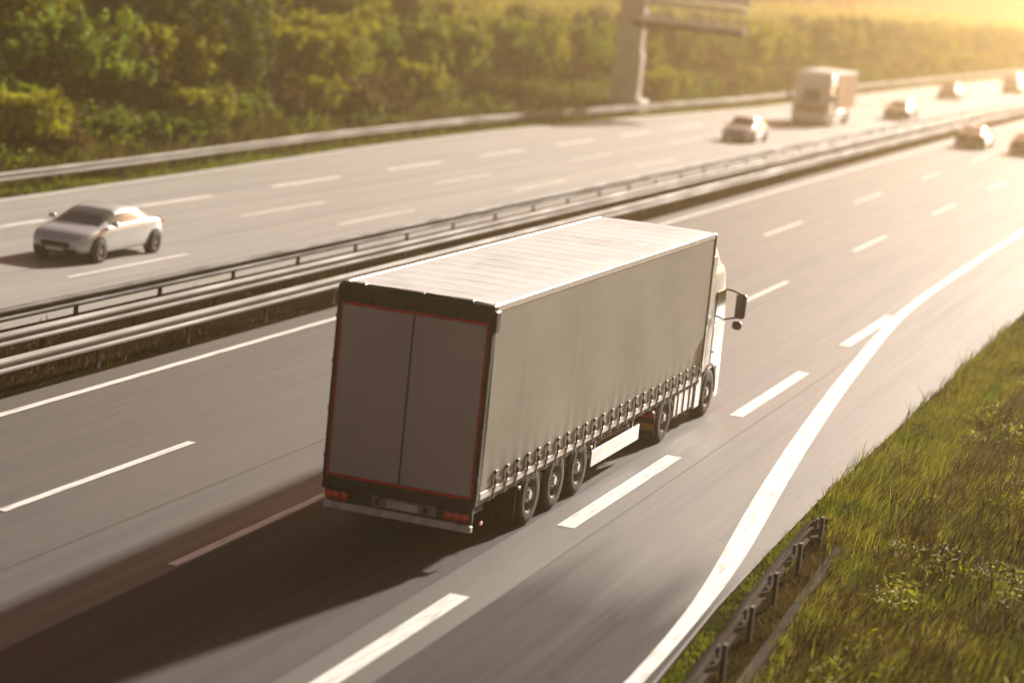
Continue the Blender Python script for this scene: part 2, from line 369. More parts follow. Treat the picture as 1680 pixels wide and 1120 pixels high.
guardrail('guardrail', lambda y: fe(y)-1.75+off(y), -40, 700, lambda y: -.33, 1, 'long steel guardrail at the foot of the bushy bank beyond the oncoming lanes', step=4.5)
guardrail('guardrail', lambda y: float(np.interp(y, [-40, -6, 1, 9], [6.6, 6.15, 5.78, 5.52])), -40, 8.6, lambda y: -.06-.1*min(1, max(0, (4-y)/8)), -1,
          'short curved guardrail end dipping into the grass beside the merging lane', end_dip=4.2, step=2.0, m='steel_mid', top=.56)
# narrow kerb of a drainage gutter behind it
gx = lambda y: float(np.interp(y, [-40, -5, 5], [6.95, 6.42, 6.02]))
yy = list(np.arange(-40, 5.1, 1.0)); rings = [[(gx(y)-.07, y, ground_z(gx(y), y)-.1), (gx(y)-.07, y, ground_z(gx(y), y)+.16), (gx(y)+.07, y, ground_z(gx(y), y)+.16), (gx(y)+.07, y, ground_z(gx(y), y)-.1)] for y in yy]
tag(MB().loft(rings).build('gutter_kerb', 'steel_mid'), 'narrow concrete gutter kerb in the grass behind the short guardrail', 'kerb')

# ------------------------------------------------------------------ grass
def blades(name, n, xfun, m, hmin, hmax, width, label=None, sweep=(0, .5), zoff=-.02, yr=(-20, 60), ypow=1.0):
    u = rng.random(n)**ypow; y = yr[0]+(yr[1]-yr[0])*u; x = xfun(y, rng.random(n))
    # clumping
    ph = np.sin(x*2.1+y*.9)+np.sin(y*2.7-x*1.3)+np.sin(x*.7-y*.33)
    h = (hmin+(hmax-hmin)*rng.random(n)**1.5)*(1+.22*ph)
    z = np.array([ground_z(a, b) for a, b in zip(x, y)])+zoff
    ang = rng.random(n)*2*np.pi
    sx = rng.normal(0, .25, n)+sweep[0]; sy = rng.normal(0, .3, n)+sweep[1]
    wx, wy = np.cos(ang)*width, np.sin(ang)*width
    P = np.zeros((n, 6, 3))
    for lv, (k, wd) in enumerate(((0, 1.), (.5, .8), (1., .12))):
        bx, by, bz = x+sx*h*k*k, y+sy*h*k*k, z+h*k*(1-.25*k*np.hypot(sx, sy))
        P[:, 2*lv] = np.stack([bx-wx*wd, by-wy*wd, bz], -1); P[:, 2*lv+1] = np.stack([bx+wx*wd, by+wy*wd, bz], -1)
    b = np.arange(n)[:, None]*6
    Q = np.concatenate([b+np.array([[0, 1, 3, 2]]), b+np.array([[2, 3, 5, 4]])])
    o = fast_mesh(name, P.reshape(-1, 3), Q, m); tag(o, kind='stuff')
    if label: tag(o, label, 'grass')
    return o
blades('grass', 9000, lambda y, r: np.interp(y, [-14, 1, 8], [6.15, 5.78, 5.5])+.5*r, 'grass_dry', .04, .2, .012, 'sparse brown grass between the short guardrail and its gutter kerb', (0, .6), yr=(-14, 8))
offv = np.vectorize(off); fev = np.vectorize(fe)
blades('grass', 110000, lambda y, r: np.interp(y, [-14, 4, 8], [6.6, 6.05, 5.02])+8.5*r**.9, 'grass', .16, .60, .011, 'tall tangled green and straw coloured grass on the right verge', (0.2, 1.15), yr=(-14, 34))
blades('grass', 45000, lambda y, r: 5.05+8*r**.8+offv(y), 'grass_green', .18, .5, .022, 'green grass growing along the far right verge', (.1, .6), yr=(30, 110), ypow=1.3)
blades('grass', 26000, lambda y, r: 6.6+7*r, 'grass_dry', .25, .8, .014, 'dry straw stalks among the green grass of the right verge', (.2, .9), yr=(-14, 30))
blades('grass', 9000, lambda y, r: np.interp(y, [-10, 1, 8], [5.75, 5.18, 5.02])+.45*r, 'grass_green', .04, .13, .012, 'short dark grass fringe between edge line and short guardrail', (0, .3), yr=(-14, 20))
blades('grass', 22000, lambda y, r: -9.95-.2-3.5*r+offv(y), 'grass_dry', .05, .24, .02, 'low brown grass between the median guardrails', (0, .6), yr=(-4, 150), ypow=1.5)
blades('grass', 26000, lambda y, r: fev(y)-.05-1.7*r+offv(y), 'grass_green', .10, .28, .03, 'green grass strip between oncoming lanes and long guardrail', (0, .5), yr=(25, 330), ypow=1.4)
blades('grass', 60000, lambda y, r: fev(y)-2.2-7*r+offv(y), 'grass_dry', .25, .8, .04, 'long brownish grass on the bank under the bushes', (0, .6), yr=(28, 330), ypow=1.4)
blades('grass', 22000, lambda y, r: fev(y)-2.2-5*r+offv(y), 'grass_green', .3, .8, .045, 'green weeds on the bank under the bushes', (0, .6), yr=(28, 330), ypow=1.4)

# ------------------------------------------------------------------ bushes
def leaf_cloud(cs, n, ll, lw, along=.5):
    """cs: clump list (x,y,z,rx,ry,rz); leaves over and inside each clump; along: how far sprays follow the wind along y"""
    cs = np.array(cs); wt = (cs[:, 3]*cs[:, 4]*cs[:, 5])**.7; k = rng.choice(len(cs), n, p=wt/wt.sum())
    d_ = rng.normal(size=(n, 3)); d_ /= np.linalg.norm(d_, axis=1)[:, None]
    rad = rng.random(n)**.33*(1+.12*rng.normal(size=n))
    c = cs[k, :3]+d_*rad[:, None]*cs[k, 3:]
    ax = rng.normal(size=(n, 3)); ax[:, 1] += np.sign(rng.random(n)-.5)*along*2.5; ax[:, 2] *= .6; ax /= np.linalg.norm(ax, axis=1)[:, None]
    nr = rng.normal(size=(n, 3)); nr[:, 2] += .6; sd = np.cross(ax, nr); sd /= np.linalg.norm(sd, axis=1)[:, None]
    L = (ll*(.6+.8*rng.random(n)))[:, None]; Wd = (lw*(.6+.8*rng.random(n)))[:, None]
    P = np.stack([c-ax*L, c+sd*Wd, c+ax*L, c-sd*Wd], 1)
    return P.reshape(-1, 3), np.arange(n*4).reshape(-1, 4)
def bush(name, label, m, w_, h_, nleaf, ll, lw, clumps=16, along=.6, trunk_h=.3):
    root = tag(empty(name), label, 'bush' if trunk_h < .6 else 'tree'); cs = []
    for i in range(clumps):
        a = random.random()*6.283; r_ = math.sqrt(random.random())*.75; zc = random.uniform(.30, .95)
        sh = math.sqrt(max(.1, 1-(abs(zc-.45)/.62)**2))
        cs.append((math.cos(a)*r_*w_*.5*sh, math.sin(a)*r_*w_*.6*sh, h_*(trunk_h/h_+(1-trunk_h/h_)*zc)*.9,
                   w_*random.uniform(.10, .2), w_*random.uniform(.14, .26), h_*random.uniform(.09, .17)))
    for i in range(clumps*2):                       # shoots standing out of the outline
        a = random.random()*6.283; zc = random.uniform(.35, 1.12); sh = math.sqrt(max(.05, 1-(abs(zc-.5)/.72)**2))*random.uniform(.85, 1.12)
        k = w_*random.uniform(.02, .055); cs.append((math.cos(a)*w_*.5*sh, math.sin(a)*w_*.62*sh, h_*zc*.92, k, k*1.2, k*random.uniform(1.5, 3.5)))
    P, Q = leaf_cloud(cs, nleaf, ll, lw, along); P[:, 2] = np.maximum(P[:, 2], .02)
    fast_mesh('crown', P, Q, m, root)
    tb = MB(); tb.tube([(0, 0, -.4), (.03, .02, h_*.3), (-.05, .05, h_*.62)], [w_*.035, w_*.026, w_*.010], 7)
    for c in cs[:10]:
        z0 = h_*random.uniform(.12, .5); tb.tube([(0, 0, z0), (c[0]*.5, c[1]*.5, (z0+c[2])*.52), (c[0], c[1], c[2])], [w_*.018, w_*.012, w_*.005], 5)
    tb.build('trunk', 'bark', root)
    return root
protos = [
 bush('leafy_bush', '', 'leaf_green', 4.2, 3.4, 6500, .17, .055),
 bush('leafy_bush', '', 'leaf_olive', 4.6, 3.0, 6500, .17, .055, clumps=20),
 bush('leafy_bush', '', 'leaf_dark', 4.8, 3.9, 7500, .17, .06),
 bush('leafy_bush', '', 'leaf_brown', 3.6, 2.2, 4500, .16, .045, clumps=12),
 bush('leafy_bush', '', 'leaf_green', 3.0, 1.8, 4200, .15, .05, clumps=12),
]
trees = [bush('broadleaf_tree', '', 'leaf_dark', 7.5, 8.0, 15000, .22, .075, clumps=34, along=.4, trunk_h=1.3),
         bush('broadleaf_tree', '', 'leaf_green', 7.0, 7.2, 14000, .22, .075, clumps=30, along=.4, trunk_h=1.2)]
kinds = ['green', 'olive', 'dark green', 'brownish', 'low green']
used = set()
def put(pi, src, x, y, s, label, group):
    o = src if id(src) not in used else copy_tree(src); used.add(id(src))
    o.location = (x, y, ground_z(x, y)-.1); o.rotation_euler = (0, 0, random.uniform(-.3, .3)+(math.pi if random.random() < .5 else 0))
    o.scale = (s*random.uniform(.9, 1.1), s*random.uniform(.95, 1.35), s*random.uniform(.9, 1.12))
    tag(o, label, None, group); return o
def region(y): return 'before the gantry column' if y < 104 else ('just behind the gantry column' if y < 150 else 'in the bright distance')
y = 30.0
rows = [(-5.2, .62, (3, 4, 4, 1), 3.3), (-8.2, .95, (0, 1, 3, 4, 2), 4.0), (-12.0, 1.1, (0, 2, 1, 2, 0), 4.6), (-16.5, 1.2, (2, 1, 0, 2), 6.0)]
for ri, (dx, s0, kk, st) in enumerate(rows):
    y = 30+random.uniform(0, 3)
    while y < (330 if ri < 3 else 300):
        pi = random.choice(kk)
        if ri == 0 and 98 < y < 116: y += 4; continue
        X = fe(y)+off(y)+dx+random.uniform(-1, 1)
        g = {0: 'in the lowest row', 1: 'in the second row', 2: 'near the top', 3: 'on the crest'}[ri]
        sf = 1 if ri < 2 else float(np.interp(y, [75, 115], [1, .42]))
        put(pi, protos[pi], X, y, s0*sf*random.uniform(.85, 1.2), '%s bush %s of the far bank, %s' % (kinds[pi], g, region(y)), '%s bushes %s of the far bank %s' % (kinds[pi], g, region(y)))
        y += st*random.uniform(.7, 1.25)*(1 if y < 130 else 1.45)
for i, (X, y, s, k) in enumerate([(-43, 50, 1.1, 0), (-47, 61, 1.0, 1), (-44, 72, 1.15, 0), (-50, 82, 1.1, 0), (-45, 90, .45, 1), (-38.5, 62, .75, 0), (-39.5, 84, .7, 1), (-57, 70, 1.2, 0), (-60, 92, .8, 1)]):
    put(0, trees[k], X, y, s, '%s tree standing on top of the bank left of the gantry column' % ['dark green', 'lighter green'][k], '%s trees on top of the bank' % ['dark', 'lighter'][k])

# leafy undergrowth on the slope and green weeds in the verge
cs = []
for i in range(900):
    y = random.uniform(28, 330)**1.0; x = fe(y)+off(y)-random.uniform(4.2, 15)
    cs.append((x, y, ground_z(x, y)+.15, random.uniform(.8, 1.6), random.uniform(1.2, 2.6), random.uniform(.3, .8)))
P, Q = leaf_cloud(cs, 110000, .17, .05, .8)
tag(fast_mesh('undergrowth', P, Q, 'leaf_green'), 'green undergrowth covering the slope between the bushes', 'undergrowth', kind='stuff')
cs = []
for i in range(340):
    y = random.uniform(-12, 60); x = 5.9+random.uniform(.3, 8)**1.0
    if y < 6: x += .6
    k = random.uniform(.12, .34); cs.append((x, y, ground_z(x, y)+k*.8, k*1.5, k*2.6, k*.9))
P, Q = leaf_cloud(cs, 46000, .09, .018, .9)
tag(fast_mesh('weeds', P, Q, 'leaf_olive'), 'leafy green weeds growing in clumps through the right verge grass', 'weeds', kind='stuff')
# distant wood beyond the bank, one brown-green mass
cs = []
for i in range(520):
    y = random.uniform(110, 1100); x = -random.uniform(66, 125)-max(0, y-100)*.03
    if y > 500: x += random.uniform(0, 160)*(y-500)/600
    z = ground_z(x, y); hh = random.uniform(9, 15)
    cs.append((x, y, z+hh*.5, random.uniform(4, 7), random.uniform(5, 9), hh*.5))
P, Q = leaf_cloud(cs, 110000, .8, .40, .4)
tag(fast_mesh('woods', P, Q, 'wood'), 'brown hazy wood filling the distance above the bank', 'woods', kind='stuff')
# scrub carpeting the plateau behind the bank crest
cs = []
for i in range(520):
    y = random.uniform(40, 520); x = fe(y)+off(y)-random.uniform(20, 70)
    cs.append((x, y, ground_z(x, y)+.5, random.uniform(1.5, 3), random.uniform(2, 4), random.uniform(.5, 1.3)))
P, Q = leaf_cloud(cs, 60000, .28, .10, .6)
tag(fast_mesh('undergrowth', P, Q, 'leaf_olive'), 'olive scrub covering the ground behind the crest of the bank', 'undergrowth', kind='stuff')

# ------------------------------------------------------------------ the lorry
def wheel(parent, cx_, cy, r=.5, w_=.36, out=1, name='wheel', dual=False):
    h = w_/2
    prof = [(-h, r*.62), (-h, r*.90), (-h*.82, r*.98), (-h*.4, r), (h*.4, r), (h*.82, r*.98), (h, r*.90), (h*1.02, r*.75), (h, r*.60), (h*.55, r*.57)]
    if out < 0: prof = [(-a, b) for a, b in prof]
    t = MB().lathe_x(0, 0, 0, prof, 36).build(name, 'rubber', parent); t.location = (cx_, cy, r)
    pr = [(h*.50, r*.585), (h*.93, r*.60), (h*.90, r*.55), (h*.3, r*.50), (h*.22, r*.30), (h*.75, r*.27), (h*.80, r*.17), (h*1.0, r*.15), (h*1.02, .005)]
    if out < 0: pr = [(-a, b) for a, b in pr]
    rm = MB().lathe_x(0, 0, 0, pr, 30)
    for k in range(10):
        a = 2*math.pi*k/10; rm.tube([(out*h*.2, math.cos(a)*r*.235, math.sin(a)*r*.235), (out*h*.86, math.cos(a)*r*.235, math.sin(a)*r*.235)], r*.024, 6)
    rm.build('rim', 'rim', t)
    return t
def rounded_ring(x, y0, y1, z, rf, rb=.05, n=6):
    pts = []
    for (cx0, cy0, r, a0) in ((x-rf, y1-rf, rf, 0), (-x+rf, y1-rf, rf, 90), (-x+rb, y0+rb, rb, 180), (x-rb, y0+rb, rb, 270)):
        for k in range(n+1):
            a = R(a0+90*k/n); pts.append((cx0+r*math.cos(a), cy0+r*math.sin(a), z))
    return pts
def cab(root, yb, yf, top, body='white', roof_spoiler=True, hw=1.24):
    """tractor cab between yb (back wall) and yf (front), top of the shell"""
    K = top/3.7; rings = []
    for z, df, dx in ((1.0, 0, 0), (1.25, .0, 0), (1.85, .02, 0), (1.95, .06, .0), (2.5, .16, .02), (2.95, .27, .04), (3.1, .36, .07), (3.18, .5, .12)):
        rings.append(rounded_ring(hw-dx, yb, yf-df, z*K, .34))
    MB().loft(rings, True, True, True, True).build('cab', body, root)
    zt = rings[-1][0][2]
    if roof_spoiler:
        rr = []
        for k, (z, df) in enumerate(((zt-.06, .55), (zt+.15, .66), (top-.12, .85), (top, 1.05))):
            rr.append(rounded_ring(hw-.09-.05*k, yb+.02, yf-df, z, .30))
        MB().loft(rr, True, True, True, True).build('roof_fairing', body, root)
    # windscreen
    v = []
    for z, df in ((1.98*K, .055), (2.5*K, .16), (2.92*K, .262)):
        for t in range(9):
            x = -1.02+2.04*t/8; e = .075*(abs(x)/1.02)**3
            v.append((x*(1-.02*df), yf-df+.012-e, z))
    MB().add(v, [(r*9+t, r*9+t+1, (r+1)*9+t+1, (r+1)*9+t) for r in range(2) for t in range(8)], True).build('windscreen', 'glass', root)
    # bumper, grille, headlights
    rb_ = [rounded_ring(hw-.01, yf-.62, yf+.03, z, .30, .04) for z in (.30, .42, .95, 1.0)]
    MB().loft(rb_, True, True, True, True).build('bumper', body, root)
    g = MB().box(-.72, .72, yf+.0, yf+.02, 1.08*K, 1.74*K, .01)
    for k in range(5): g.box(-.70, .70, yf+.02, yf+.035, (1.14+.12*k)*K, (1.18+.12*k)*K)
    g.build('grille', 'black', root)
    for s in (-1, 1):
        MB().box(s*.68, s*1.0, yf+.025, yf+.05, .55, .78, .02).build('headlight', 'headlamp', root)
        # door
        dr = MB().box(s*(hw-.005), s*(hw+.012), yb+.50, yf-.36, 1.12*K, 1.93*K, .01).build('door', body, root)
        MB().box(s*(hw+.012), s*(hw+.04), yb+.56, yb+.74, 1.34*K, 1.38*K, .008).build('handle', 'black', dr)
        wz = 2.62*K
        gl = MB(); pts = [(yb+.55, 2.0*K), (yf-.42, 2.0*K), (yf-.50, wz), (yb+.58, wz)]
        gl.add([(s*(hw+.006), a, b) for a, b in pts]+[(s*(hw-.06), a, b) for a, b in pts], [(0, 1, 2, 3), (4, 5, 6, 7), (0, 1, 5, 4), (1, 2, 6, 5), (2, 3, 7, 6), (3, 0, 4, 7)])
        gl.build('side_window', 'glass', root)
        mi = MB().box(s*(hw+.23), s*(hw+.45), yf-.52, yf-.36, 2.02*K, 2.55*K, .04).build('mirror', 'black', root)
        MB().box(s*(hw+.25), s*(hw+.43), yf-.527, yf-.522, 2.06*K, 2.51*K).build('mirror_glass', 'glass', mi)
        lo_ = MB().box(s*(hw+.20), s*(hw+.40), yf-.50, yf-.36, 1.78*K, 1.96*K, .04).build('mirror', 'black', root)
        MB().tube([(s*(hw-.04), yf-.42, 2.60*K), (s*(hw+.12), yf-.44, 2.60*K), (s*(hw+.32), yf-.44, 2.54*K)], .022, 6).build('mirror_arm', 'black', root)
        MB().tube([(s*(hw-.04), yf-.42, 1.94*K), (s*(hw+.14), yf-.44, 2.0*K), (s*(hw+.30), yf-.44, 2.04*K)], .022, 6).build('mirror_arm', 'black', root)
    return root

lorry = tag(empty('articulated_lorry'), 'large white articulated lorry with grey curtain side and red trimmed rear doors', 'lorry')
HW, L, ZB, ZT = 1.275, 13.45, .93, 3.96
# tarp roof: rippled, slightly sagging between bows
nx, ny = 40, 440; v = []
for j in range(ny+1):
    y = .05+(L-.1)*j/ny; bow = abs(math.sin(math.pi*y/.68))
    for i in range(nx+1):
        x = -HW+.03+(2*HW-.06)*i/nx; e = 1-(abs(x)/HW)**4
        wob = .0018*math.sin(y*19+1.5*math.sin(x*1.7))+.0014*math.sin(y*33-x*3.1)+.0016*math.sin(x*13+y*1.3)
        v.append((x, y, ZT+.035*e-.008*bow*e+wob*e*.9))
fast_mesh('roof', np.array(v), np.array([(j*(nx+1)+i, j*(nx+1)+i+1, (j+1)*(nx+1)+i+1, (j+1)*(nx+1)+i) for j in range(ny) for i in range(nx)]), 'roofpvc', lorry, True)
MB().box(-HW+.04, HW-.04, .02, L-.02, 1.18, ZT-.05).build('load_space', 'black', lorry) if False else None
for s in (-1, 1):
    MB().box(s*(HW-.06), s*(HW+.012), .02, L, ZT-.11, ZT+.012, .012).build('roof_rail', 'white', lorry)
    # curtain, very slightly billowed
    nxx, nz = 160, 14; v = []
    for j in range(nz+1):
        z = ZB+(ZT-.10-ZB)*j/nz
        for i in range(nxx+1):
            y = .10+(L-.18)*i/nxx; e = math.sin(math.pi*j/nz)
            v.append((s*(HW+.004+e*(.010+.005*math.sin(y*.83+1)+.003*math.sin(y*2.1+z))+.003*max(0, 1-abs(((y-.4) % 2.68)-1.34)/.10)*e**.3+(.004*math.sin(y*11.8) if j < 3 else 0)), y, z))
    fast_mesh('side_curtain', np.array(v), np.array([(j*(nxx+1)+i, j*(nxx+1)+i+1, (j+1)*(nxx+1)+i+1, (j+1)*(nxx+1)+i) for j in range(nz) for i in range(nxx)]), 'curtain', lorry, True)
    MB().box(s*(HW-.05), s*(HW+.022), L-.07, L+.03, .95, ZT-.02, .01).build('corner_post', 'black' if s > 0 else 'alu', lorry)
    MB().box(s*(HW-.07), s*(HW-.004), .06, L, ZB-.10, ZB+.07, .01).build('side_rail', 'steel_dark', lorry)
    # straps with buckles
    st0 = MB().box(s*(HW+.022), s*(HW+.034), -.022, .022, ZB-.09, 1.30).box(s*(HW+.018), s*(HW+.052), -.05, .035, 1.24, 1.30, .006).build('strap', 'black', lorry)
    bk = MB().box(s*(HW+.030), s*(HW+.062), -.04, .045, 1.08, 1.17, .008).box(s*(HW+.032), s*(HW+.048), -.008, .008, 1.0, 1.09).build('buckle', 'steel_dark', st0)
    hook = MB().box(s*(HW+.024), s*(HW+.040), .022, .075, 1.10, 1.14).build('strap_tail', 'black', st0)
    st0.location = (0, .72, 0)
    for k in range(1, 25):
        c = copy_tree(st0, lorry); c.location = (0, .72+.52*k+random.uniform(-.03, .03), 0)
    # lighter pelmet along the bottom of the curtain
    MB().box(s*(HW+.006), s*(HW+.018), .12, L-.1, ZB-.015, ZB+.10, .004).build('curtain_hem', 'bumperpaint', lorry)
MB().box(-HW+.02, HW-.02, L-.10, L, 1.0, ZT-.02, .01).build('front_wall', 'white', lorry)
MB().box(-HW+.08, HW-.08, .12, L-.12, ZB+.02, ZB+.16).build('floor', 'black', lorry)
# rear: frame, header, doors
fr = MB().box(-HW-.01, -HW+.055, -.04, .10, ZB-.02, ZT-.26, .01).box(HW-.055, HW+.01, -.04, .10, ZB-.02, ZT-.26, .01).box(-HW, HW, -.04, .10, ZB-.10, ZB-.0, .01).build('rear_frame', 'black', lorry)
hd = MB().box(-HW-.012, HW+.012, -.045, .12, ZT-.27, ZT+.0, .014)
for x0, x1 in ((-1.25, -.85), (-.3, .12), (.55, .92)): hd.box(x0, x1, -.03, .10, ZT-.01, ZT+.035, .008)
hd.box(HW-.05, HW+.05, -.03, .17, ZT-.42, ZT-.08, .02)
hd = hd.build('header_panel', 'black', lorry)
for x in (-.72, -.13, .08, .68):
    MB().box(x-.012, x+.012, -.075, -.045, ZT-.27, ZT-.14, .005).build('header_catch', 'steel_dark', hd)
t0, t1, t2, t3 = -HW+.055, HW-.055, ZB, ZT-.27
tr = MB().box(t0, t0+.035, -.050, .0, t2, t3, .006).box(t1-.035, t1, -.050, .0, t2, t3, .006).box(t0+.035, t1-.035, -.050, .0, t2, t2+.045, .006).box(t0+.035, t1-.035, -.050, .0, t3-.045, t3, .006).build('red_trim', 'red', lorry)
for s in (-1, 1):
    xa, xb = (t0+.038, -.010) if s < 0 else (.010, t1-.038)
    dl = MB().box(xa, xb, -.044, .02, t2+.048, t3-.048, .006).build('rear_door', 'door', lorry)
MB().box(-.006, .006, -.056, .0, t2+.04, t3-.05).build('door_seal', 'black', lorry)
if True:
    for s in (-1, 1): MB().box(s*1.165, s*1.155, -.048, -.0445, t2+.07, t3-.07).build('door_edge_strip', 'alu', lorry)
for s in (-1, 1):
    for z in (1.25, 2.0, 2.75, 3.45):
        MB().box(s*(HW-.075), s*(HW+.012), -.062, -.04, z-.035, z+.035, .008).build('hinge', 'black', lorry)
# under-run, buffers, lights
ub = MB().box(-HW+.05, HW-.05, -.03, .5, ZB-.24, ZB-.10, .01)
for x in (-.75, -.25, .25, .75): ub.box(x-.06, x+.06, -.07, -.03, ZB-.20, ZB-.08, .01)
for x in (-1.2, 1.2): ub.box(x-.06, x+.06, -.10, -.0, ZB-.19, ZB-.09, .01)
ub.build('rear_sill', 'steel_dark', lorry)
MB().box(-1.19, 1.27, -.13, -.03, .44, .545, .012).build('bumper', 'bumperpaint', lorry)
MB().box(-.9, -.8, -.02, .3, .5, .85).box(.8, .9, -.02, .3, .5, .85).box(-1.18, 1.24, -.015, .05, .545, .74, .01).build('bumper_bracket', 'black', lorry)
for s in (-1, 1):
    tl = MB().box(s*.80, s*1.20, -.07, -.016, .565, .74, .015).build('tail_light', 'black', lorry)
    for k in range(3):
        cxl = s*(.87+.13*k); n_ = 16
        rr = [[(cxl+r_*math.cos(2*math.pi*i/n_), yv, .652+r_*math.sin(2*math.pi*i/n_)) for i in range(n_)] for yv, r_ in ((-.065, .070), (-.085, .068), (-.100, .050), (-.105, .01))]
        MB().loft(rr, True, True, True, True).build('lens', 'redlens', tl)
pl = MB().box(-.42, .66, -.040, -.016, .565, .735, .008).build('plate_panel', 'plate', lorry)
MB().box(-.18, .36, -.047, -.040, .585, .70, .004).build('number_plate', 'bumperpaint', pl)
for x in (-.32, .48): MB().box(x-.04, x+.04, -.06, -.04, .60, .70, .01).build('plate_lamp', 'black', pl)
MB().box(1.275, 1.31, .22, .30, .50, .56, .008).build('side_marker', 'redlens', lorry)
for y in (2.0, 5.9, 9.9): MB().box(HW-.01, HW+.03, y-.05, y+.05, .74, .79, .006).build('side_marker', 'amber', lorry)
# chassis
ch = MB()
for s in (-1, 1): ch.box(s*.42, s*.54, .3, 12.9, .62, .92, .01)
for y in (1.0, 3.0, 5.0, 7.2, 9.0, 12.4): ch.box(-1.15, 1.15, y-.05, y+.05, .72, .86)
ch.build('chassis', 'black', lorry)
axles = (2.72, 4.03, 5.34)
for y in axles:
    MB().tube([(-1.0, y, .5), (1.0, y, .5)], .09, 10).build('axle', 'black', lorry)
    for s in (-1, 1):
        wheel(lorry, s*1.08, y, .5, .38, s)
        a = MB(); rr = []
        for k in range(11):
            t = R(20+140*k/10); cy_, cz_ = y+.585*math.cos(t), .5+.585*math.sin(t)*.72
            rr.append([(s*.88, cy_, cz_), (s*1.26, cy_, cz_), (s*1.26, cy_, cz_+.02), (s*.88, cy_, cz_+.02)])
        a.loft(rr).build('mudguard', 'black', lorry)
for s in (-1, 1): MB().box(s*.88, s*1.25, 1.98, 2.0, .22, .80, .004).build('mudflap', 'rubber', lorry)
for s in (-1, 1):
    sg = MB().box(s*1.235, s*1.265, 6.08, 9.12, .36, .66, .008).build('side_guard', 'white', lorry)
    MB().box(s*1.19, s*1.233, 6.3, 6.38, .36, .9).box(s*1.19, s*1.233, 8.7, 8.78, .36, .9).build('guard_bracket', 'black', sg)
    lg = MB().box(s*.88, s*1.0, 9.62, 9.76, .30, .90, .01).box(s*.84, s*1.04, 9.56, 9.82, .26, .30, .01).build('landing_leg', 'steel_dark', lorry)
MB().box(-1.15, 1.15, 6.2, 8.9, .45, .70, .02).build('pallet_box', 'black', lorry)
# tractor
tc_ = MB()
for s in (-1, 1): tc_.box(s*.36, s*.46, 9.9, 15.2, .55, .80, .01)
tc_.box(-.5, .5, 10.6, 12.0, .80, .92, .02).box(-1.0, 1.0, 13.5, 13.9, .55, 1.5, .03).build('tractor_chassis', 'black', lorry)
for y in (10.92,):
    MB().tube([(-.9, y, .5), (.9, y, .5)], .12, 10).build('axle', 'black', lorry)
    for s in (-1, 1): wheel(lorry, s*1.05, y, .5, .44, s)
    for s in (-1, 1):
        rr = []
        for k in range(13):
            t = R(8+164*k/12); cy_, cz_ = y+.60*math.cos(t), .5+.36*math.sin(t)
            rr.append([(s*.76, cy_, cz_), (s*1.27, cy_, cz_), (s*1.27, cy_, cz_+.03), (s*.76, cy_, cz_+.03)])
        MB().loft(rr).build('mudguard', 'black', lorry)
        mf = MB().box(s*.78, s*1.26, 10.22, 10.245, .22, .82, .004).build('mudflap', 'rubber', lorry)
        tl = MB().box(s*.80, s*1.26, 10.14, 10.215, .58, .72, .012).build('tail_light', 'black', lorry)
        MB().box(s*.98, s*1.24, 10.115, 10.14, .60, .70, .01).build('lens', 'redlens', tl)
        MB().box(s*.86, s*1.25, 10.19, 10.218, .34, .48, .006).build('reflector', 'amber', lorry)
for s in (-1, 1):
    tk = MB(); rr = []
    for y in (11.68, 11.72, 13.08, 13.12):
        k = .03 if y in (11.68, 13.12) else 0
        rr.append([(s*(.66), y, .33+k), (s*(1.16-k), y, .30+k), (s*(1.24-k), y, .38+k), (s*(1.24-k), y, .80-k), (s*(1.16-k), y, .87-k), (s*(.66), y, .86-k)])
    tk = tk.loft(rr).build('fuel_tank', 'alu', lorry)
    for y in (11.95, 12.40, 12.85): MB().box(s*1.236, s*1.256, y-.03, y+.03, .32, .86, .004).build('tank_strap', 'black', tk)
    MB().box(s*1.12, s*1.27, 13.22, 13.62, .30, .98, .03).build('step_panel', 'white', lorry)
    MB().box(s*1.19, s*1.235, 13.50, 14.02, 1.0, 3.45, .01).build('side_fairing', 'white', lorry)
    wheel(lorry, s*1.10, 14.30, .5, .33, s)
    rr = []
    for k in range(13):
        t = R(-6+192*k/12); cy_, cz_ = 14.30+.60*math.cos(t), .5+.58*math.sin(t)
        rr.append([(s*.80, cy_, cz_), (s*1.262, cy_, cz_), (s*1.262, cy_+.05*math.cos(t), cz_+.05*math.sin(t)), (s*.80, cy_+.05*math.cos(t), cz_+.05*math.sin(t))])
    MB().loft(rr).build('wheel_arch', 'black', lorry)
MB().tube([(-.95, 14.30, .5), (.95, 14.30, .5)], .08, 8).build('axle', 'black', lorry)
cab(lorry, 13.78, 15.55, 3.72)

# ------------------------------------------------------------------ far box lorry
def box_lorry(x, y, label):
    root = tag(empty('box_lorry', (x, y, 0), math.pi), label, 'lorry')     # local +y = travel direction (towards us)
    cab(root, -2.05, 0, 2.9, 'white', False, 1.2)
    MB().box(-1.25, 1.25, -8.4, -2.2, 1.05, 3.32, .03).build('cargo_box', 'boxbrown', root)
    MB().box(-1.27, 1.27, -8.42, -2.1, 3.32, 3.44, .03).build('cargo_roof', 'roofpvc', root)
    MB().box(-1.2, 1.2, -2.18, -.5, 2.5, 3.30, .06).build('roof_fairing', 'white', root)
    MB().box(-1.10, 1.10, .0, .06, .98, 1.34, .02).build('front_band', 'boxbrown', root)
    MB().box(-.5, .5, -8.2, -.3, .55, 1.04).build('chassis', 'black', root)
    for s in (-1, 1):
        MB().box(s*1.18, s*1.24, -5.6, -2.9, .45, .95, .02).build('side_guard', 'alu', root)
        for yy_ in (-1.2, -6.6): wheel(root, s*1.06, yy_, .48, .32, s)
    return root
box_lorry(-18.2, 115, 'white fronted box lorry with brown sides coming towards us on the oncoming lanes')

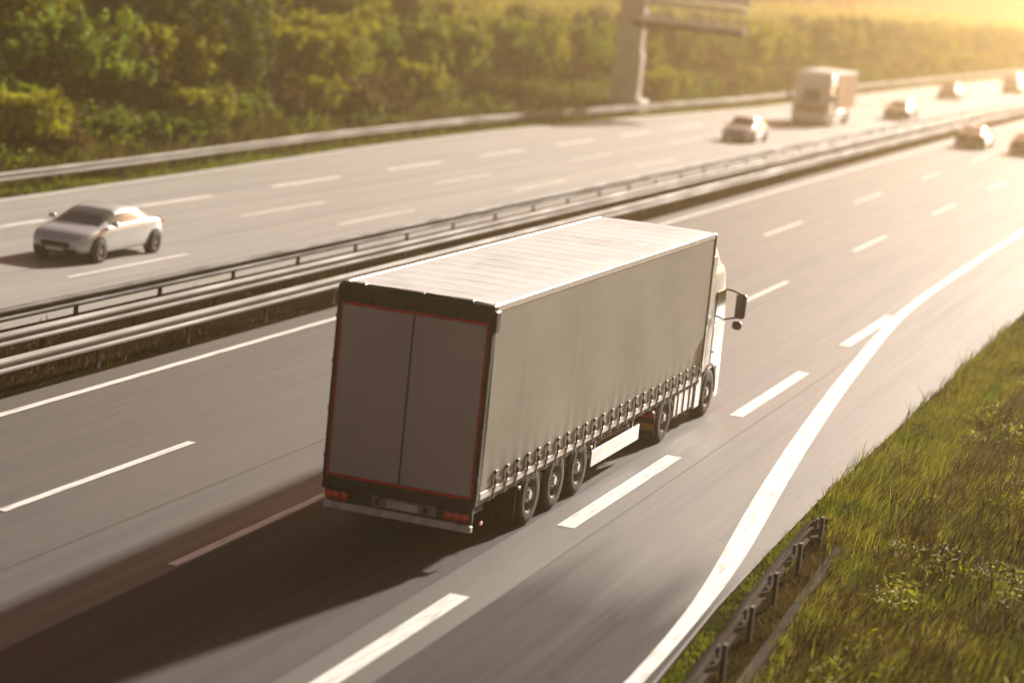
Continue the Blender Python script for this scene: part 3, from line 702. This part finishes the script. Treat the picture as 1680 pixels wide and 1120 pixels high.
# ------------------------------------------------------------------ cars
def car(paint, L_=4.4, W_=1.78, H_=1.45, hatch=True):
    """nose towards local +y, origin on the ground under the middle"""
    hw = W_/2; half = L_/2
    # stations: y, sill z, belt z, roof z, half width at belt, half width roof
    if hatch:
        S = [(-half, .42, .78, .79, .70, .60), (-half+.06, .30, .90, .92, .80, .66), (-half+.28, .22, .97, 1.18, .89, .62), (-half+.62, .20, .96, H_-.05, .98, .66), (-half+1.2, .20, .94, H_, 1., .70),
             (-.1, .20, .92, H_, 1., .71), (.45, .20, .91, H_-.05, 1., .70), (.95, .20, .90, 1.17, .99, .70), (1.28, .20, .89, .93, .98, .74), (half-.45, .22, .80, .83, .94, .76), (half-.12, .28, .68, .71, .84, .70), (half, .38, .58, .59, .66, .58)]
    else:
        S = [(-half, .42, .78, .79, .70, .60), (-half+.06, .30, .90, .92, .82, .70), (-half+.5, .22, .95, .99, .94, .74), (-half+.8, .20, .95, 1.08, .97, .70), (-half+1.35, .20, .94, H_-.04, 1., .68),
             (-.1, .20, .92, H_, 1., .70), (.4, .20, .91, H_-.05, 1., .69), (.95, .20, .90, 1.13, .99, .70), (1.28, .20, .88, .92, .98, .74), (half-.45, .22, .80, .83, .94, .76), (half-.12, .28, .68, .71, .84, .70), (half, .38, .58, .59, .66, .58)]
    v, f, mi = [], [], []; NP = 9
    for (y, zs, zb, zr, wb_, wr) in S:
        wb_ *= hw; wr *= hw; gr = zr > zb+.1
        zsh = zs+(zb-zs)*.55
        half_pts = [(0, zs), (wb_*.86, zs), (wb_*.97, zs+.09), (wb_, zsh), (wb_*.965, zb-.03), (wb_*.94 if gr else wb_*.90, zb+.01), (wr*1.04, zr-(.07 if gr else .02)), (wr*.85, zr), (0, zr+.015)]
        ring = [(a, b) for a, b in half_pts]+[(-a, b) for a, b in half_pts[-2:0:-1]]
        v += [(a, y, b) for a, b in ring]
    n_ = 16
    for i in range(len(S)-1):
        for j in range(n_):
            k = (j+1) % n_; f.append((i*n_+j, i*n_+k, (i+1)*n_+k, (i+1)*n_+j))
            m_ = 0; y0_, y1_ = S[i], S[i+1]; g0, g1 = y0_[3] > y0_[2]+.1, y1_[3] > y1_[2]+.1
            if j in (5, 10) and g0 and g1: m_ = 1                       # side glass
            if j in (6, 7, 8, 9) and (g0 or g1):
                dz = y1_[3]-y0_[3]
                if dz < -.12: m_ = 2                                   # windscreen
                if dz > .12: m_ = 3                                    # rear window
            mi.append(m_)
    f.append(tuple(range(n_))[::-1]); mi.append(0); f.append(tuple(range((len(S)-1)*n_, len(S)*n_))); mi.append(0)
    me = bpy.data.meshes.new('tmp'); me.from_pydata(v, [], f)
    for k in range(4): me.materials.append(M['glass_car'] if k else paint)
    me.polygons.foreach_set('material_index', mi)
    to = bpy.data.objects.new('tmp', me); COL.objects.link(to)
    md = to.modifiers.new('s', 'SUBSURF'); md.levels = 2; md.render_levels = 2
    dg = bpy.context.evaluated_depsgraph_get(); em = bpy.data.meshes.new_from_object(to.evaluated_get(dg))
    bpy.data.objects.remove(to)
    root = empty('car')
    co = np.empty(len(em.vertices)*3); em.vertices.foreach_get('co', co); co = co.reshape(-1, 3)
    for k, nm in enumerate(('body', 'side_window', 'windscreen', 'rear_window')):
        sel = [p for p in em.polygons if p.material_index == k]
        groups = [sel] if k != 1 else [[p for p in sel if p.center.x > 0], [p for p in sel if p.center.x < 0]]
        for gsel in groups:
            if not gsel: continue
            idx = sorted({i for p in gsel for i in p.vertices}); mp = {a: b for b, a in enumerate(idx)}
            m2 = bpy.data.meshes.new(nm); m2.from_pydata([tuple(co[i]) for i in idx], [], [[mp[i] for i in p.vertices] for p in gsel])
            m2.polygons.foreach_set('use_smooth', [True]*len(m2.polygons)); m2.materials.append(M['glass_car'] if k else paint)
            o = bpy.data.objects.new(nm, m2); COL.objects.link(o); o.parent = root
    for yw in (-half+.78, half-.82):
        for s in (-1, 1):
            n2 = 24; rr = [[(s*xx, yw+r_*math.cos(2*math.pi*i/n2), .33+r_*math.sin(2*math.pi*i/n2)) for i in range(n2)] for xx, r_ in ((hw*.80, .365), (hw*1.0, .365), (hw*1.0, .30))]
            MB().loft(rr, True, True, True).build('wheel_arch', 'black', root)
            wheel(root, s*(hw-.07), yw, .315, .20, s)
    for s in (-1, 1):
        MB().box(s*.46, s*.72, half-.30, half-.14, .60, .71, .03).build('headlight', 'headlamp', root)
        MB().box(s*.50, s*.74, -half-.0, -half+.14, .76, .92, .03).build('tail_light', 'redlens', root)
        MB().box(s*(hw*.94), s*(hw*.94+.2), .82, .94, .93, 1.06, .03).build('mirror', paint, root)
    MB().box(-.42, .42, half-.06, half+.012, .40, .54, .02).build('grille', 'black', root)
    MB().box(-.26, .26, half+.010, half+.022, .30, .41, .004).build('number_plate', 'white', root)
    MB().box(-.26, .26, -half-.016, -half-.004, .52, .63, .004).build('number_plate', 'white', root)
    MB().box(-.60, .60, half-.2, half-.02, .24, .36, .03).build('front_skirt', 'black', root)
    MB().box(-.60, .60, -half+.02, -half+.2, .28, .42, .03).build('rear_skirt', 'black', root)
    return root
def place_car(c, x, y, toward, label, group=None):
    c.location = (x, y, 0); c.rotation_euler = (0, 0, math.pi-.0 if toward else -2*6e-5*max(0, y-60)); tag(c, label, 'car', group); return c
def repaint(c, m):
    for ch in kids(c):
        if ch.name.split('.')[0] in ('body', 'mirror'):
            ch.material_slots[0].link = 'OBJECT'; ch.material_slots[0].material = M[m]
silver = car(M['silver'], 4.65, 1.82, 1.37, False)
white_ = car(M['carwhite'], 4.4, 1.76, 1.42, False)
def dup(c, m=None):
    n_ = copy_tree(c)
    if m: repaint(n_, m)
    return n_
c3 = dup(silver, 'carwhite'); c4 = dup(silver, 'cargrey'); c5 = dup(white_, 'cargrey'); c6 = dup(silver, 'cardark'); c7 = dup(silver, 'cardark'); c8 = dup(white_, 'cardark')
place_car(silver, -18.1, 22.9, True, 'silver saloon car alone on the oncoming lanes at the far left')
place_car(white_, -17.4, 94.5, True, 'low white car on the oncoming lanes ahead of the box lorry')
place_car(c4, -15.6, 134.5, True, 'pale car with dark front following the box lorry in the next lane')
place_car(c5, -18.4, 176, True, 'small distant oncoming car in the glare beyond the box lorry')
place_car(c8, -16.5, 205, True, 'farthest oncoming car, barely visible in the glare')
place_car(c6, -7.3, 113.5, False, 'dark car driving away beside the median, seen from behind')
place_car(c7, -3.9, 113, False, 'dark car driving away at the right edge of the photo')
place_car(c3, -19.9, 232, True, 'tiny pale oncoming car at the end of the visible road')

# ------------------------------------------------------------------ gantry
g = tag(empty('cantilever_sign_gantry', (-29.1, 110, -.3)), 'pale cantilever sign gantry with concrete column rising from the bank foot', 'gantry')
rr = [[(sx*(.85-.0*k), sy*.45, z) for sx, sy in ((-1, -1), (1, -1), (1, 1), (-1, 1))] for k, z in enumerate((1.0, 4.2, 8.2))]
MB().box(-.92, .92, -.5, .5, .9, 3.9, .06).box(-.80, .80, -.42, .42, 3.9, 9.6, .05).build('column', 'concrete', g)
MB().box(-1.35, 1.35, -1.0, 1.0, -.3, .95, .08).build('footing', 'concrete', g)
tb = MB(); x0, x1 = -.8, 7.3; zb_, zt_ = 5.85, 6.85
for yy_ in (-.55, .55):
    tb.box(x0, x1, yy_-.10, yy_+.10, zt_+.12, zt_+.42, .02).box(x0, x1, yy_-.10, yy_+.10, zb_+.05, zb_+.28, .02)
    nseg = 9
    for k in range(nseg):
        a, b_ = x0+(x1-x0)*k/nseg, x0+(x1-x0)*(k+1)/nseg
        tb.tube([(a, yy_, zb_+.2), ((a+b_)/2, yy_, zt_+.2), (b_, yy_, zb_+.2)], .05, 5)
tb.build('truss_arm', 'gantrysteel', g)
MB().box(x0+.9, x1-.05, -.45, .45, zb_+.0, zb_+.04).box(x0+.9, x1, -.60, .60, zb_-.28, zb_-.02, .02).build('underside_shade', 'steel_dark', g)  # dark slab added for the shade under the arm
MB().box(x1-4.8, x1-.05, .72, .86, zt_+.55, zt_+3.2, .02).build('sign_panel', 'gantrysteel', g)

# delineator on the right verge
dl = tag(empty('delineator_post', (6.9, 27.0, ground_z(6.9, 27.0)-.1)), 'slim white delineator post standing in the grass of the right verge', 'post')
MB().box(-.06, .06, -.05, .05, 0, 1.05, .02).build('shaft', 'white', dl); MB().box(-.063, .063, -.053, .053, .78, .95, .01).build('black_band', 'black', dl)

# ------------------------------------------------------------------ haze
hz = MB().box(-1700, 1600, -120, 2000, -3, 32).build('haze', 'white'); tag(hz, kind='stuff')
hm = bpy.data.materials.new('haze'); hm.use_nodes = True; t = hm.node_tree; t.nodes.clear()
pv = t.nodes.new("ShaderNodeVolumePrincipled"); pv.inputs['Color'].default_value = (1.0, .78, .42, 1)
pv.inputs['Density'].default_value = .00090; pv.inputs['Anisotropy'].default_value = .84
t.links.new(pv.outputs[0], t.nodes.new("ShaderNodeOutputMaterial").inputs['Volume'])
hz.data.materials.clear(); hz.data.materials.append(hm)
